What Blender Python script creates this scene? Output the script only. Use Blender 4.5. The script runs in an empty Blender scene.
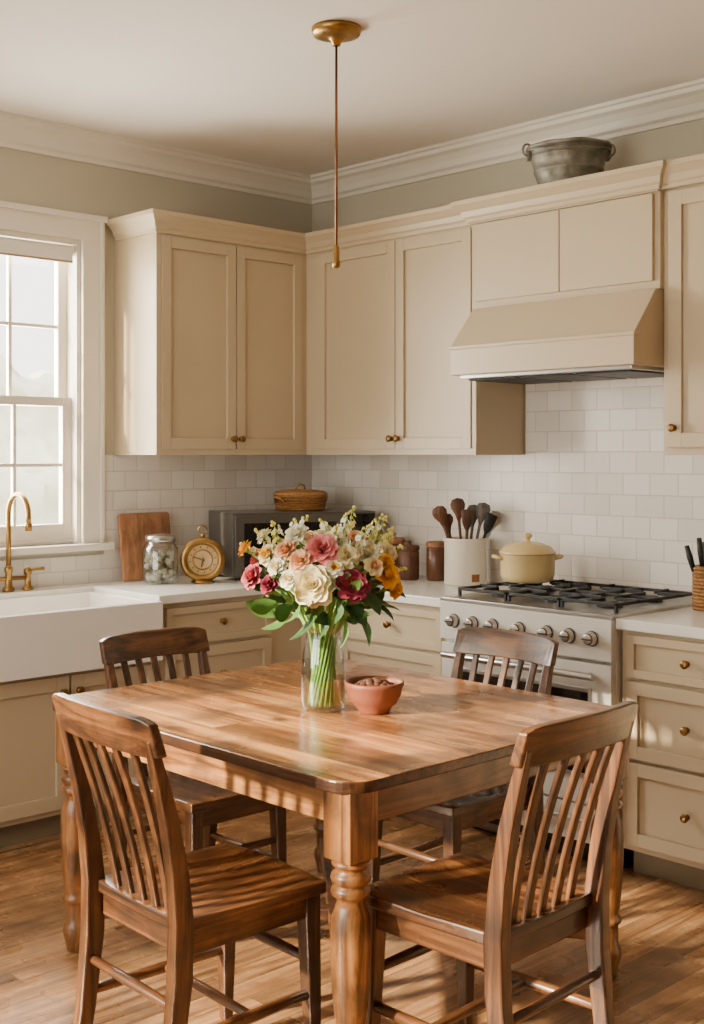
import bpy, bmesh, math, random
from mathutils import Vector, Matrix, noise
random.seed(7)
pi=math.pi
scn=bpy.context.scene

# ---------------------------------------------------------------- materials
def S(r,g,b):
    f=lambda c:(c/255/12.92) if c/255<=.04045 else ((c/255+.055)/1.055)**2.4
    return (f(r),f(g),f(b),1)
def newmat(name):
    m=bpy.data.materials.new(name); m.use_nodes=True
    nt=m.node_tree; bs=nt.nodes['Principled BSDF']
    return m,nt,bs
def N(nt,t,**k):
    n=nt.nodes.new(t)
    for a,v in k.items():
        if a in n.inputs: n.inputs[a].default_value=v
        else: setattr(n,a,v)
    return n
def paint(name,col,rough=.5,var=.05,scale=6,bump=.0,metal=0,spec=.5,bscale=60):
    m,nt,bs=newmat(name)
    tc=N(nt,'ShaderNodeTexCoord'); no=N(nt,'ShaderNodeTexNoise'); no.inputs['Scale'].default_value=scale; no.inputs['Detail'].default_value=5
    nt.links.new(tc.outputs['Object'],no.inputs['Vector'])
    r=N(nt,'ShaderNodeValToRGB')
    r.color_ramp.elements[0].position=.3; r.color_ramp.elements[1].position=.7
    r.color_ramp.elements[0].color=tuple(c*(1-var) for c in col[:3])+(1,)
    r.color_ramp.elements[1].color=tuple(min(1,c*(1+var)) for c in col[:3])+(1,)
    nt.links.new(no.outputs['Fac'],r.inputs['Fac']); nt.links.new(r.outputs['Color'],bs.inputs['Base Color'])
    bs.inputs['Roughness'].default_value=rough; bs.inputs['Metallic'].default_value=metal
    bs.inputs['Specular IOR Level'].default_value=spec
    if bump:
        n2=N(nt,'ShaderNodeTexNoise'); n2.inputs['Scale'].default_value=bscale
        nt.links.new(tc.outputs['Object'],n2.inputs['Vector'])
        bp=N(nt,'ShaderNodeBump'); bp.inputs['Strength'].default_value=bump; bp.inputs['Distance'].default_value=.01
        nt.links.new(n2.outputs['Fac'],bp.inputs['Height']); nt.links.new(bp.outputs['Normal'],bs.inputs['Normal'])
    return m
def wood(name,cols,axis='z',rough=.35,scale=1.0,planks=None,coat=.0,knots=False,wear=.35,blotch=9):
    m,nt,bs=newmat(name); L=nt.links
    tc=N(nt,'ShaderNodeTexCoord'); mp=N(nt,'ShaderNodeMapping')
    sc={'x':(1.6,26,26),'y':(26,1.6,26),'z':(26,26,1.6)}[axis]
    mp.inputs['Scale'].default_value=tuple(s*scale for s in sc)
    L.new(tc.outputs['Object'],mp.inputs['Vector'])
    vec=mp.outputs['Vector']
    pl=None
    if planks:
        m2=N(nt,'ShaderNodeMapping'); 
        if axis=='y': m2.inputs['Rotation'].default_value=(0,0,pi/2)
        L.new(tc.outputs['Object'],m2.inputs['Vector'])
        br=N(nt,'ShaderNodeTexBrick'); br.inputs['Scale'].default_value=1
        br.inputs['Brick Width'].default_value=planks[0]; br.inputs['Row Height'].default_value=planks[1]
        br.inputs['Mortar Size'].default_value=planks[2]; br.inputs['Mortar Smooth'].default_value=.3
        br.inputs['Color1'].default_value=(0,0,0,1); br.inputs['Color2'].default_value=(1,1,1,1); br.inputs['Mortar'].default_value=(.5,.5,.5,1)
        br.offset=.37; br.offset_frequency=2
        L.new(m2.outputs['Vector'],br.inputs['Vector']); pl=br
        va=N(nt,'ShaderNodeVectorMath'); va.operation='MULTIPLY_ADD'
        va.inputs[1].default_value=(7,7,7)
        L.new(br.outputs['Color'],va.inputs[0]); L.new(vec,va.inputs[2]); vec=va.outputs[0]
    no=N(nt,'ShaderNodeTexNoise'); no.inputs['Scale'].default_value=1; no.inputs['Detail'].default_value=9; no.inputs['Roughness'].default_value=.66; no.inputs['Distortion'].default_value=1.1
    L.new(vec,no.inputs['Vector'])
    r=N(nt,'ShaderNodeValToRGB'); e=r.color_ramp.elements
    e[0].position=.34; e[0].color=cols[0]; e[1].position=.64; e[1].color=cols[2]
    x=e.new(.48); x.color=cols[1]
    L.new(no.outputs['Fac'],r.inputs['Fac'])
    out=r.outputs['Color']
    def mult(fac_out,lo,hi,a,c,o):
        mr=N(nt,'ShaderNodeMapRange'); mr.inputs[1].default_value=a; mr.inputs[2].default_value=c; mr.inputs[3].default_value=lo; mr.inputs[4].default_value=hi
        L.new(fac_out,mr.inputs[0])
        mx=N(nt,'ShaderNodeMix'); mx.data_type='RGBA'; mx.blend_type='MULTIPLY'; mx.inputs[0].default_value=1
        L.new(o,mx.inputs[6]); L.new(mr.outputs[0],mx.inputs[7]); return mx.outputs[2]
    n3=N(nt,'ShaderNodeTexNoise'); n3.inputs['Scale'].default_value=.22; n3.inputs['Detail'].default_value=4; L.new(vec,n3.inputs['Vector'])
    out=mult(n3.outputs['Fac'],1-wear,1+wear*.6,.38,.62,out)
    n4=N(nt,'ShaderNodeTexNoise'); n4.inputs['Scale'].default_value=blotch; n4.inputs['Detail'].default_value=6; L.new(tc.outputs['Object'],n4.inputs['Vector'])
    out=mult(n4.outputs['Fac'],1-wear*.9,1.08,.36,.52,out)
    if pl:
        out=mult(pl.outputs['Color'],planks[3],planks[4],0,1,out)
        mx=N(nt,'ShaderNodeMix'); mx.data_type='RGBA'; mx.blend_type='MIX'
        mm=N(nt,'ShaderNodeMath'); mm.operation='MULTIPLY'; mm.inputs[1].default_value=.75
        L.new(pl.outputs['Fac'],mm.inputs[0]); L.new(mm.outputs[0],mx.inputs[0]); L.new(out,mx.inputs[6]); mx.inputs[7].default_value=tuple(c*.25 for c in cols[0][:3])+(1,)
        out=mx.outputs[2]
    if knots:
        vo=N(nt,'ShaderNodeTexVoronoi'); vo.inputs['Scale'].default_value=1
        mk=N(nt,'ShaderNodeMapping'); mk.inputs['Scale'].default_value=(8,4,1) if axis=='y' else (4,8,1)
        nd=N(nt,'ShaderNodeVectorMath'); nd.operation='MULTIPLY_ADD'; nd.inputs[1].default_value=(.4,.4,0)
        L.new(n4.outputs['Color'],nd.inputs[0])
        L.new(tc.outputs['Object'],mk.inputs['Vector']); L.new(mk.outputs['Vector'],nd.inputs[2])
        fl=N(nt,'ShaderNodeVectorMath'); fl.operation='MULTIPLY'; fl.inputs[1].default_value=(1,1,0); L.new(nd.outputs[0],fl.inputs[0]); L.new(fl.outputs[0],vo.inputs['Vector'])
        rr=N(nt,'ShaderNodeMapRange'); rr.inputs[1].default_value=.05; rr.inputs[2].default_value=.24; rr.inputs[3].default_value=.85; rr.inputs[4].default_value=0
        L.new(vo.outputs['Distance'],rr.inputs[0])
        mx=N(nt,'ShaderNodeMix'); mx.data_type='RGBA'
        L.new(rr.outputs[0],mx.inputs[0]); L.new(out,mx.inputs[6]); mx.inputs[7].default_value=tuple(c*.45 for c in cols[0][:3])+(1,); out=mx.outputs[2]
    L.new(out,bs.inputs['Base Color'])
    bs.inputs['Roughness'].default_value=rough
    rg=N(nt,'ShaderNodeMapRange'); rg.inputs[1].default_value=.3; rg.inputs[2].default_value=.7; rg.inputs[3].default_value=rough+.12; rg.inputs[4].default_value=rough-.05
    L.new(n4.outputs['Fac'],rg.inputs[0]); L.new(rg.outputs[0],bs.inputs['Roughness'])
    bs.inputs['Coat Weight'].default_value=coat; bs.inputs['Coat Roughness'].default_value=.22
    bp=N(nt,'ShaderNodeBump'); bp.inputs['Strength'].default_value=.25; bp.inputs['Distance'].default_value=.003
    L.new(no.outputs['Fac'],bp.inputs['Height']); L.new(bp.outputs['Normal'],bs.inputs['Normal'])
    return m
def tile(name,horiz):
    m,nt,bs=newmat(name); L=nt.links
    tc=N(nt,'ShaderNodeTexCoord'); sp=N(nt,'ShaderNodeSeparateXYZ'); cb=N(nt,'ShaderNodeCombineXYZ')
    L.new(tc.outputs['Object'],sp.inputs[0]); L.new(sp.outputs[horiz],cb.inputs[0]); L.new(sp.outputs[2],cb.inputs[1])
    br=N(nt,'ShaderNodeTexBrick'); br.inputs['Scale'].default_value=1
    br.inputs['Brick Width'].default_value=.13; br.inputs['Row Height'].default_value=.089
    br.inputs['Mortar Size'].default_value=.002; br.inputs['Mortar Smooth'].default_value=.4
    br.inputs['Color1'].default_value=S(216,208,196); br.inputs['Color2'].default_value=S(234,228,217); br.inputs['Mortar'].default_value=S(198,190,177)
    L.new(cb.outputs[0],br.inputs['Vector'])
    L.new(br.outputs['Color'],bs.inputs['Base Color'])
    bs.inputs['Roughness'].default_value=.28
    no=N(nt,'ShaderNodeTexNoise'); no.inputs['Scale'].default_value=9; L.new(tc.outputs['Object'],no.inputs['Vector'])
    mm=N(nt,'ShaderNodeMath'); mm.operation='MULTIPLY_ADD'; mm.inputs[1].default_value=-1.0
    m3=N(nt,'ShaderNodeMath'); m3.operation='MULTIPLY'; m3.inputs[1].default_value=.6
    L.new(no.outputs['Fac'],m3.inputs[0]); L.new(br.outputs['Fac'],mm.inputs[0]); L.new(m3.outputs[0],mm.inputs[2])
    bp=N(nt,'ShaderNodeBump'); bp.inputs['Strength'].default_value=.5; bp.inputs['Distance'].default_value=.006
    L.new(mm.outputs[0],bp.inputs['Height']); L.new(bp.outputs['Normal'],bs.inputs['Normal'])
    return m
def thin_glass(name,tint=(1,1,1,1),f=.12):
    m,nt,bs=newmat(name); L=nt.links
    nt.nodes.remove(bs); out=nt.nodes['Material Output']
    tr=N(nt,'ShaderNodeBsdfTransparent'); tr.inputs[0].default_value=tint
    gl=N(nt,'ShaderNodeBsdfGlossy'); gl.inputs['Roughness'].default_value=.03
    lw=N(nt,'ShaderNodeLayerWeight'); lw.inputs['Blend'].default_value=.25
    mr=N(nt,'ShaderNodeMapRange'); mr.inputs[3].default_value=f*.4; mr.inputs[4].default_value=min(1,f*5)
    L.new(lw.outputs['Facing'],mr.inputs[0])
    mx=N(nt,'ShaderNodeMixShader'); L.new(mr.outputs[0],mx.inputs[0]); L.new(tr.outputs[0],mx.inputs[1]); L.new(gl.outputs[0],mx.inputs[2])
    L.new(mx.outputs[0],out.inputs[0]); return m

M_cab=paint('cabinet_paint',S(190,172,142),.38,.03,3)
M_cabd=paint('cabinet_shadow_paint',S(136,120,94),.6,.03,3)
M_wall=paint('wall_paint',S(184,177,158),.85,.03,1.5,.05)
M_wallb=paint('wall_paint_bounce_cut',S(84,72,60),.85,.03,1.5,.05)  # for unseen walls behind the camera, darkened to cut bounced fill light
M_ceil=paint('ceiling_paint',S(226,218,208),.9,.02,1.2)
M_trim=paint('trim_paint',S(222,214,200),.45,.02,3)
M_counter=paint('quartz_white',S(232,228,220),.22,.03,9)
M_porc=paint('porcelain',S(236,231,223),.12,.01,3)
M_brass=paint('aged_brass',S(156,122,70),.36,.18,25,metal=1)
M_knob=paint('dark_brass',S(130,98,58),.35,.12,25,metal=1)
M_steel=paint('stainless',S(186,184,180),.3,.05,12,metal=1)
M_stove=paint('stove_enamel',S(206,201,192),.22,.02,5)
M_dark=paint('black_iron',S(20,19,19),.5,.15,30)
M_ovg=paint('oven_glass',S(24,21,19),.08,.05,5)
M_mw=paint('microwave_grey',S(120,118,114),.3,.06,6,metal=.8)
M_mwd=paint('microwave_glass',S(28,27,26),.12,.05,6)
M_galv=paint('galvanised',S(128,124,112),.5,.35,22,.25,metal=.45)
M_cream=paint('cream_enamel',S(216,190,134),.2,.03,6)
M_crock=paint('crock_glaze',S(222,213,194),.3,.03,8)
M_brown=paint('brown_ceramic',S(104,62,38),.4,.15,14)
M_dbrown=paint('dark_ceramic',S(96,58,36),.3,.15,14)
M_amber=paint('amber_ceramic',S(150,92,52),.35,.15,14)
M_terra=paint('terracotta',S(128,70,48),.55,.16,12,.12)
M_nut=paint('walnuts',S(84,46,28),.6,.25,60,.4)
M_rattan=paint('rattan',S(156,110,60),.6,.35,90,.5)
M_face=paint('clock_face',S(182,150,102),.4,.1,12)
M_garlic=paint('jar_contents',S(184,170,144),.6,.2,30)
M_shade=paint('roller_shade',S(232,226,214),.8,.02,3)
M_hem=paint('shade_hem',S(170,140,110),.7,.05,9)
M_rod=paint('copper_rod',S(124,84,58),.4,.1,20,metal=1)
M_tileL=tile('tile_l',0); M_tileR=tile('tile_r',1)
M_floor=wood('oak_floor',(S(112,76,46),S(162,118,78),S(196,152,108)),'x',.26,.8,planks=(1.1,.085,.0016,.55,1.28),coat=.25,wear=.28)
pc=(S(98,56,26),S(172,114,64),S(210,156,98))
M_pine=wood('pine_top',pc,'y',.23,.7,planks=(3.0,.15,.0016,.76,1.15),coat=.5,knots=True,wear=.55,blotch=5)
zc=(S(84,49,24),S(142,92,48),S(180,126,74))
M_pinez=wood('pine_z',zc,'z',.33,1,coat=.3,wear=.5)
M_pinex=wood('pine_x',zc,'x',.33,1,coat=.3,wear=.5)
M_piney=wood('pine_y',zc,'y',.33,1,coat=.3,wear=.5)
M_edge=wood('table_edge',(S(44,24,12),S(72,42,22),S(104,64,34)),'y',.35,1,coat=.2)
wc=(S(40,24,14),S(78,47,26),S(114,74,42))
M_wz=wood('walnut_z',wc,'z',.34,1,coat=.3,wear=.45); M_wx=wood('walnut_x',wc,'x',.34,1,coat=.3,wear=.45); M_wy=wood('walnut_y',(S(54,32,18),S(98,61,34),S(140,94,56)),'y',.27,1,coat=.4,wear=.45)
M_board=wood('board_wood',(S(134,88,58),S(160,110,76),S(180,130,94)),'z',.5,1)
M_spoon=wood('spoon_wood',(S(66,38,24),S(94,56,34),S(120,76,48)),'z',.5,2)
M_spoonl=wood('spoon_grey',(S(76,70,64),S(96,90,82),S(118,110,102)),'z',.5,2)
M_glass=thin_glass('window_glass',(1,1,1,1),.1)
M_vglass=thin_glass('vase_glass',(.95,.98,.96,1),.16)
M_water=thin_glass('vase_water',(.92,.96,.9,1),.04)
M_jglass=thin_glass('jar_glass',(.80,.87,.87,1),.22)
def petalmat(n,c,rough=.6):
    m=paint(n,c,rough,.08,60); bs=m.node_tree.nodes['Principled BSDF']
    bs.inputs['Subsurface Weight'].default_value=.2; bs.inputs['Subsurface Radius'].default_value=(.02,.012,.008); bs.inputs['Subsurface Scale'].default_value=.5
    return m
P_cream=petalmat('petal_cream',S(255,236,190)); P_white=petalmat('petal_white',S(255,248,220)); P_pink=petalmat('petal_pink',S(236,144,144))
P_peach=petalmat('petal_peach',S(252,194,146)); P_burg=petalmat('petal_burgundy',S(142,42,66)); P_mag=petalmat('petal_rose',S(198,92,108))
P_yel=petalmat('petal_yellow',S(254,196,52)); P_leaf=petalmat('leaf_green',S(82,122,50)); P_leafd=petalmat('leaf_dark',S(46,82,34)); P_stem=petalmat('stem_green',S(130,168,76)); P_bud=petalmat('bud_green',S(216,210,100))
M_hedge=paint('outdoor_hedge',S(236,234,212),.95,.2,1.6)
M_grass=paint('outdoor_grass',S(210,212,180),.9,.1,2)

# ---------------------------------------------------------------- builder
I4=Matrix.Identity(4)
class B:
    def __init__(s,name,bevel=0,loc=None,rotz=0,scale=1,seg=2):
        s.name=name; s.bm=bmesh.new(); s.mats=[]; s.bevel=bevel; s.seg=seg
        s.M=I4; s.loc=loc; s.rotz=rotz; s.scale=scale
    def mi(s,m):
        if m not in s.mats: s.mats.append(m)
        return s.mats.index(m)
    def verts(s,pts): return [s.bm.verts.new(s.M@Vector(p)) for p in pts]
    def face(s,vs,m,smooth=False):
        try: f=s.bm.faces.new(vs)
        except ValueError: return
        f.material_index=s.mi(m); f.smooth=smooth
    def box(s,a,b,m,M=None):
        old=s.M
        if M is not None: s.M=s.M@M
        x0,x1=sorted((a[0],b[0])); y0,y1=sorted((a[1],b[1])); z0,z1=sorted((a[2],b[2]))
        v=s.verts([(x0,y0,z0),(x1,y0,z0),(x1,y1,z0),(x0,y1,z0),(x0,y0,z1),(x1,y0,z1),(x1,y1,z1),(x0,y1,z1)])
        for f in ((3,2,1,0),(4,5,6,7),(0,1,5,4),(1,2,6,5),(2,3,7,6),(3,0,4,7)): s.face([v[i] for i in f],m)
        s.M=old
    def loft(s,rings,m,smooth=True,cap=True,closed=True,mats=None):
        R=[s.verts(r) for r in rings]; n=len(R[0])
        for i in range(len(R)-1):
            for j in range(n if closed else n-1):
                s.face([R[i][j],R[i][(j+1)%n],R[i+1][(j+1)%n],R[i+1][j]],mats[i] if mats else m,smooth)
        if cap and closed:
            s.face(R[0][::-1],m); s.face(R[-1],m)
    def lathe(s,prof,m,seg=24,M=None,mats=None,cap=True,smooth=True):
        old=s.M
        if M is not None: s.M=s.M@M
        rings=[[(max(r,1e-4)*math.cos(2*pi*k/seg),max(r,1e-4)*math.sin(2*pi*k/seg),z) for k in range(seg)] for r,z in prof]
        s.loft(rings,m,smooth,cap,mats=mats); s.M=old
    def tube(s,pts,r,m,seg=8):
        pts=[Vector(p) for p in pts]; n=len(pts)
        rs=r if isinstance(r,(list,tuple)) else [r]*n
        rings=[]; up=None
        for i,p in enumerate(pts):
            t=(pts[min(i+1,n-1)]-pts[max(i-1,0)]).normalized()
            if up is None: up=Vector((0,0,1)) if abs(t.z)<.9 else Vector((1,0,0))
            a=(up-t*up.dot(t)).normalized(); up=a; b=t.cross(a)
            rings.append([p+a*rs[i]*math.cos(2*pi*k/seg)+b*rs[i]*math.sin(2*pi*k/seg) for k in range(seg)])
        s.loft(rings,m)
    def vsweep(s,pts,secs,m,smooth=False):
        rings=[]
        for (x,y,z),(w,d) in zip(pts,secs):
            rings.append([(x-w/2,y-d/2,z),(x+w/2,y-d/2,z),(x+w/2,y+d/2,z),(x-w/2,y+d/2,z)])
        s.loft(rings,m,smooth)
    def sphere(s,c,r,m,seg=12,sc=(1,1,1)):
        prof=[(r*math.sin(pi*i/(seg//2+2)),-r*math.cos(pi*i/(seg//2+2))) for i in range(seg//2+3)]
        s.lathe(prof,m,seg,Matrix.Translation(c)@Matrix.Diagonal((sc[0],sc[1],sc[2],1)),cap=False)
    def prism(s,poly,z0,z1,m,mside=None):
        a=s.verts([(x,y,z0) for x,y in poly]); b=s.verts([(x,y,z1) for x,y in poly])
        s.face(a[::-1],m); s.face(b,m); n=len(poly)
        for i in range(n): s.face([a[i],a[(i+1)%n],b[(i+1)%n],b[i]],mside or m)
    def sweep(s,path,prof,m,smooth=False):
        n=len(path); ns=[]
        for i in range(n-1):
            d=(Vector(path[i+1])-Vector(path[i])).normalized(); ns.append(Vector((d.y,-d.x)))
        rings=[]
        for i,p in enumerate(path):
            if i==0: k=ns[0]
            elif i==n-1: k=ns[-1]
            else: k=(ns[i-1]+ns[i])/(1+ns[i-1].dot(ns[i]))
            rings.append([(p[0]+k.x*d,p[1]+k.y*d,z) for d,z in prof])
        s.loft(rings,m,smooth)
    def petal(s,c,ax,ang,t0,t1,L,W,cup,m,nl=5,nw=4,pt=.5):
        ax=Vector(ax).normalized(); u=ax.orthogonal().normalized(); v=ax.cross(u)
        rad=u*math.cos(ang)+v*math.sin(ang); tan=ax.cross(rad)
        p=Vector(c); rows=[]
        for i in range(nl+1):
            q=i/nl; phi=t0+(t1-t0)*q
            d=ax*math.cos(phi)+rad*math.sin(phi)
            if i: p=p+d*(L/nl)
            w=W*(math.sin(pi*(.1+.86*q))**.7 if pt==.5 else math.sin(pi*(.04+.95*q))**.9)
            nrm=(-rad*math.cos(phi)+ax*math.sin(phi))
            rows.append([p+tan*(t*w)+nrm*(cup*w*t*t) for t in [(-1+2*j/nw) for j in range(nw+1)]])
        s.loft(rows,m,True,False,False)
    def knob(s,p,dirn,m,r=.016,l=.026):
        z=Vector(dirn).normalized(); q=Vector((0,0,1)).rotation_difference(z).to_matrix().to_4x4()
        s.lathe([(r*.75,0),(r*.75,.003),(r*.4,.005),(r*.38,l*.45),(r*.9,l*.6),(r,l*.8),(r*.8,l*.96),(r*.2,l)],m,16,Matrix.Translation(p)@q)
    def done(s,parent=None):
        bmesh.ops.recalc_face_normals(s.bm,faces=s.bm.faces)
        me=bpy.data.meshes.new(s.name); s.bm.to_mesh(me); s.bm.free()
        for m in s.mats: me.materials.append(m)
        o=bpy.data.objects.new(s.name,me); scn.collection.objects.link(o)
        if s.loc: o.location=s.loc
        o.rotation_euler=(0,0,s.rotz); o.scale=(s.scale,)*3
        if s.bevel:
            b=o.modifiers.new('bevel','BEVEL'); b.width=s.bevel; b.segments=s.seg; b.limit_method='ANGLE'; b.angle_limit=math.radians(50); b.harden_normals=False
        if parent: o.parent=parent
        return o
T=Matrix.Translation
def RX(a): return Matrix.Rotation(a,4,'X')
def RY(a): return Matrix.Rotation(a,4,'Y')
def RZ(a): return Matrix.Rotation(a,4,'Z')

# ---------------------------------------------------------------- room
CZ=2.95; XL=-5.6; YB=-6.4
b=B('floor'); b.box((XL,YB,-.1),(.15,.15,0),M_floor); b.done()
b=B('ceiling'); b.box((XL-.15,YB-.15,CZ),(.15,.15,CZ+.1),M_ceil); b.done()
wx0,wx1,wz0,wz1=-2.23,-1.40,1.10,2.47
b=B('wall_left')
b.box((XL,0,0),(wx0,.15,CZ),M_wall); b.box((wx1,0,0),(.15,.15,CZ),M_wall)
b.box((wx0,0,0),(wx1,.15,wz0),M_wall); b.box((wx0,0,wz1),(wx1,.15,CZ),M_wall); b.done()
b=B('wall_right'); b.box((0,YB,0),(.15,0,CZ),M_wall); b.done()
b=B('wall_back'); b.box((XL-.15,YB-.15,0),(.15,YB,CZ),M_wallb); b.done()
oy0,oy1,oz0,oz1=-3.9,-.7,.75,2.6
b=B('wall_west')
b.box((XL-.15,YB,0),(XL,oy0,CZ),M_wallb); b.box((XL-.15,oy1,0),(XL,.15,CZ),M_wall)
b.box((XL-.15,oy0,0),(XL,oy1,oz0),M_wall); b.box((XL-.15,oy0,oz1),(XL,oy1,CZ),M_wall); b.done()
b=B('window_2',.003)
for i in range(4):
    y=oy0+(oy1-oy0)*i/3; b.box((XL-.10,y-.035,oz0),(XL-.04,y+.035,oz1),M_trim)
for z in (oz0,1.75,oz1): b.box((XL-.10,oy0,z-.03),(XL-.04,oy1,z+.03),M_trim)
b.done()
b=B('trim_crown',0)
pr=[(0,CZ-.125),(.012,CZ-.125),(.014,CZ-.108),(.03,CZ-.098),(.04,CZ-.07),(.062,CZ-.045),(.085,CZ-.035),(.088,CZ-.018),(.1,CZ-.014),(.1,CZ),(0,CZ)]
b.sweep([(XL,0),(0,0),(0,YB)],pr,M_trim); b.done()
b=B('trim_backsplash')
b.box((-1.285,-.01,.92),(0,0,1.5),M_tileL); b.box((-3.4,-.01,.92),(-1.285,0,1.045),M_tileL)
b.box((-.01,-1.44,.92),(0,-.01,1.5),M_tileR); b.box((-.01,-2.37,.92),(0,-1.44,1.9),M_tileR); b.box((-.01,-3.4,.92),(0,-2.37,1.5),M_tileR); b.done()
G=.021
b=B('trim_cabinet_scribe')
b.box((-1.22,-G,1.502),(-.0,0,2.56),M_cab); b.box((-G,-3.4,2.0),(0,-G,2.56),M_cab); b.box((-G,-1.43,1.502),(0,-G,2.0),M_cab); b.box((-G,-3.4,1.502),(0,-2.38,2.0),M_cab)
b.box((-3.4,-G,0),(0,0,.88),M_cab); b.done()

# window
b=B('window_1',.003)
cw=.105
def casing(x0,x1,z0,z1): b.box((x0,-.022,z0),(x1,0,z1),M_trim)
casing(wx1,wx1+cw,wz0-.0,wz1+.0); casing(wx0-cw,wx0,wz0,wz1); casing(wx0-cw,wx1+cw,wz1,wz1+.10)
b.box((wx1+cw-.018,-.034,wz0),(wx1+cw,-.022,wz1+.10),M_trim); b.box((wx0-cw,-.034,wz0),(wx0-cw+.018,-.022,wz1+.10),M_trim); b.box((wx0-cw-.012,-.042,wz1+.09),(wx1+cw+.012,0,wz1+.115),M_trim)
b.box((wx0-cw-.03,-.07,wz0-.03),(wx1+cw+.03,.03,wz0),M_trim)
b.box((wx1-.02,0,wz0),(wx1,.15,wz1),M_trim); b.box((wx0,0,wz0),(wx0+.02,.15,wz1),M_trim); b.box((wx0+.02,0,wz1-.02),(wx1-.02,.15,wz1),M_trim); b.box((wx0+.02,0.03,wz0),(wx1-.02,.15,wz0+.02),M_trim)
def sash(y,z0,z1,rail_b,rail_t):
    a,c=wx0+.02,wx1-.02; st=.045
    b.box((a,y,z0),(a+st,y+.035,z1),M_trim); b.box((c-st,y,z0),(c,y+.035,z1),M_trim)
    b.box((a+st,y,z0),(c-st,y+.035,z0+rail_b),M_trim); b.box((a+st,y,z1-rail_t),(c-st,y+.035,z1),M_trim)
    gx0,gx1,gz0,gz1=a+st,c-st,z0+rail_b,z1-rail_t
    for i in (1,2):
        x=gx0+(gx1-gx0)*i/3; b.box((x-.008,y+.006,gz0),(x+.008,y+.029,gz1),M_trim)
    z=(gz0+gz1)/2; b.box((gx0,y+.007,z-.008),(gx1,y+.028,z+.008),M_trim)
    b.box((gx0,y+.016,gz0),(gx1,y+.019,gz1),M_glass)
sash(.085,1.72,2.45,.04,.05); sash(.045,1.12,1.76,.07,.04)
b.done()
b=B('roller_shade',.003)
b.lathe([(.024,0),(.024,.77)],M_shade,20,T((wx0+.03,.022,2.42))@RY(pi/2)); b.box((wx0+.04,.0,2.37),(wx1-.04,.004,2.42),M_shade); b.box((wx0+.04,-.002,2.362),(wx1-.04,.006,2.372),M_hem); b.done()

# ---------------------------------------------------------------- cabinets
WL=lambda u,v,z:(-u,-v,z)
WR=lambda u,v,z:(-v,-u,z)
def bx(b,W,u0,u1,v0,v1,z0,z1,m): b.box(W(u0,v0,z0),W(u1,v1,z1),m)
def shaker(b,W,u0,u1,z0,z1,v,fr=.055,knobs=(),m=None,th=.02):
    m=m or M_cab
    bx(b,W,u0,u0+fr,v,v+th,z0,z1,m); bx(b,W,u1-fr,u1,v,v+th,z0,z1,m)
    bx(b,W,u0+fr,u1-fr,v,v+th,z0,z0+fr,m); bx(b,W,u0+fr,u1-fr,v,v+th,z1-fr,z1,m)
    bx(b,W,u0+fr,u1-fr,v,v+th*.35,z0+fr,z1-fr,m)
    d=Vector(W(0,1,0))
    for (ku,kz) in knobs: b.knob(W(ku,v+th,kz),d,M_knob)
ZB,ZT=1.5,2.56
b=B('upper_cabinets',.0018)
FV=.335
bx(b,WL,G,1.22,G,FV-.018,ZB,ZT,M_cab); bx(b,WR,FV-.018,1.43,G,FV-.018,ZB,ZT,M_cab)
def frame(W,u0,u1,v,z0,z1,us,fw=.03,th=.018):
    bx(b,W,u0,u1,v-th,v,z1-.055,z1,M_cab); bx(b,W,u0,u1,v-th,v,z0,z0+.03,M_cab)
    for (a,c) in us: bx(b,W,a,c,v-th,v,z0+.03,z1-.055,M_cab)
frame(WL,FV,1.22,FV,ZB,ZT-.04,[(FV,.365),(1.195,1.22)])
frame(WR,FV-.018,1.43,FV,ZB,ZT-.04,[(FV-.018,.42),(1.405,1.43)])
bx(b,WL,FV,1.22,FV-.018,FV,ZT-.04,ZT,M_cab); bx(b,WR,FV,1.43,FV-.018,FV,ZT-.04,ZT,M_cab)
D0,D1=1.527,2.475
shaker(b,WL,.367,.772,D0,D1,FV-.014,.05,[(.752,1.575)]); shaker(b,WL,.777,1.193,D0,D1,FV-.014,.05,[(.797,1.575)])
shaker(b,WR,.422,.947,D0,D1,FV-.014,.05,[(.927,1.575)]); shaker(b,WR,.952,1.403,D0,D1,FV-.014,.05,[(.972,1.575)])
bx(b,WR,1.43,2.35,G,.36,2.12,ZT,M_cab)
bx(b,WR,1.455,1.895,.36,.375,2.15,2.475,M_cab); bx(b,WR,1.90,2.325,.36,.375,2.15,2.475,M_cab)
bx(b,WR,1.43,2.35,.36,.375,2.48,ZT,M_cab)
bx(b,WR,2.35,3.4,G,FV,ZB,ZT,M_cab)
shaker(b,WR,2.38,2.88,D0,D1,FV,.055,[(2.405,1.60)]); shaker(b,WR,2.89,3.37,D0,D1,FV,.055,[(3.34,1.60)])
cp=[(0,2.485),(.012,2.485),(.014,2.50),(.022,2.508),(.03,2.53),(.05,2.55),(.058,2.556),(.06,2.575),(0,2.575)]
b.sweep([(-1.22,-G),(-1.22,-FV),(-FV,-FV),(-FV,-1.43),(-.375,-1.43),(-.375,-2.35),(-FV-.02,-2.35),(-FV-.02,-3.4)],cp,M_cab)
b.done()

# hood
b=B('range_hood',.003)
h0,h1=1.455,2.348
def ringv(u,off=0): 
    return [(-G,-u,1.83),(-.53,-u,1.83),(-.53,-u,1.945),(-.385,-u,2.118),(-G,-u,2.118)]
b.loft([ringv(h0),ringv(h1)],M_cab,False)
b.box((-.537,-h0+.006,1.935),(-.50,-h1-.006,1.95),M_cab)
b.box((-.50,-h0-.03,1.815),(-.05,-h1+.03,1.832),M_steel)
for i in range(3): b.box((-.47,-h0-.05-i*.27,1.808),(-.09,-h0-.30-i*.27,1.8155),M_dark)
b.done()

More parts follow.
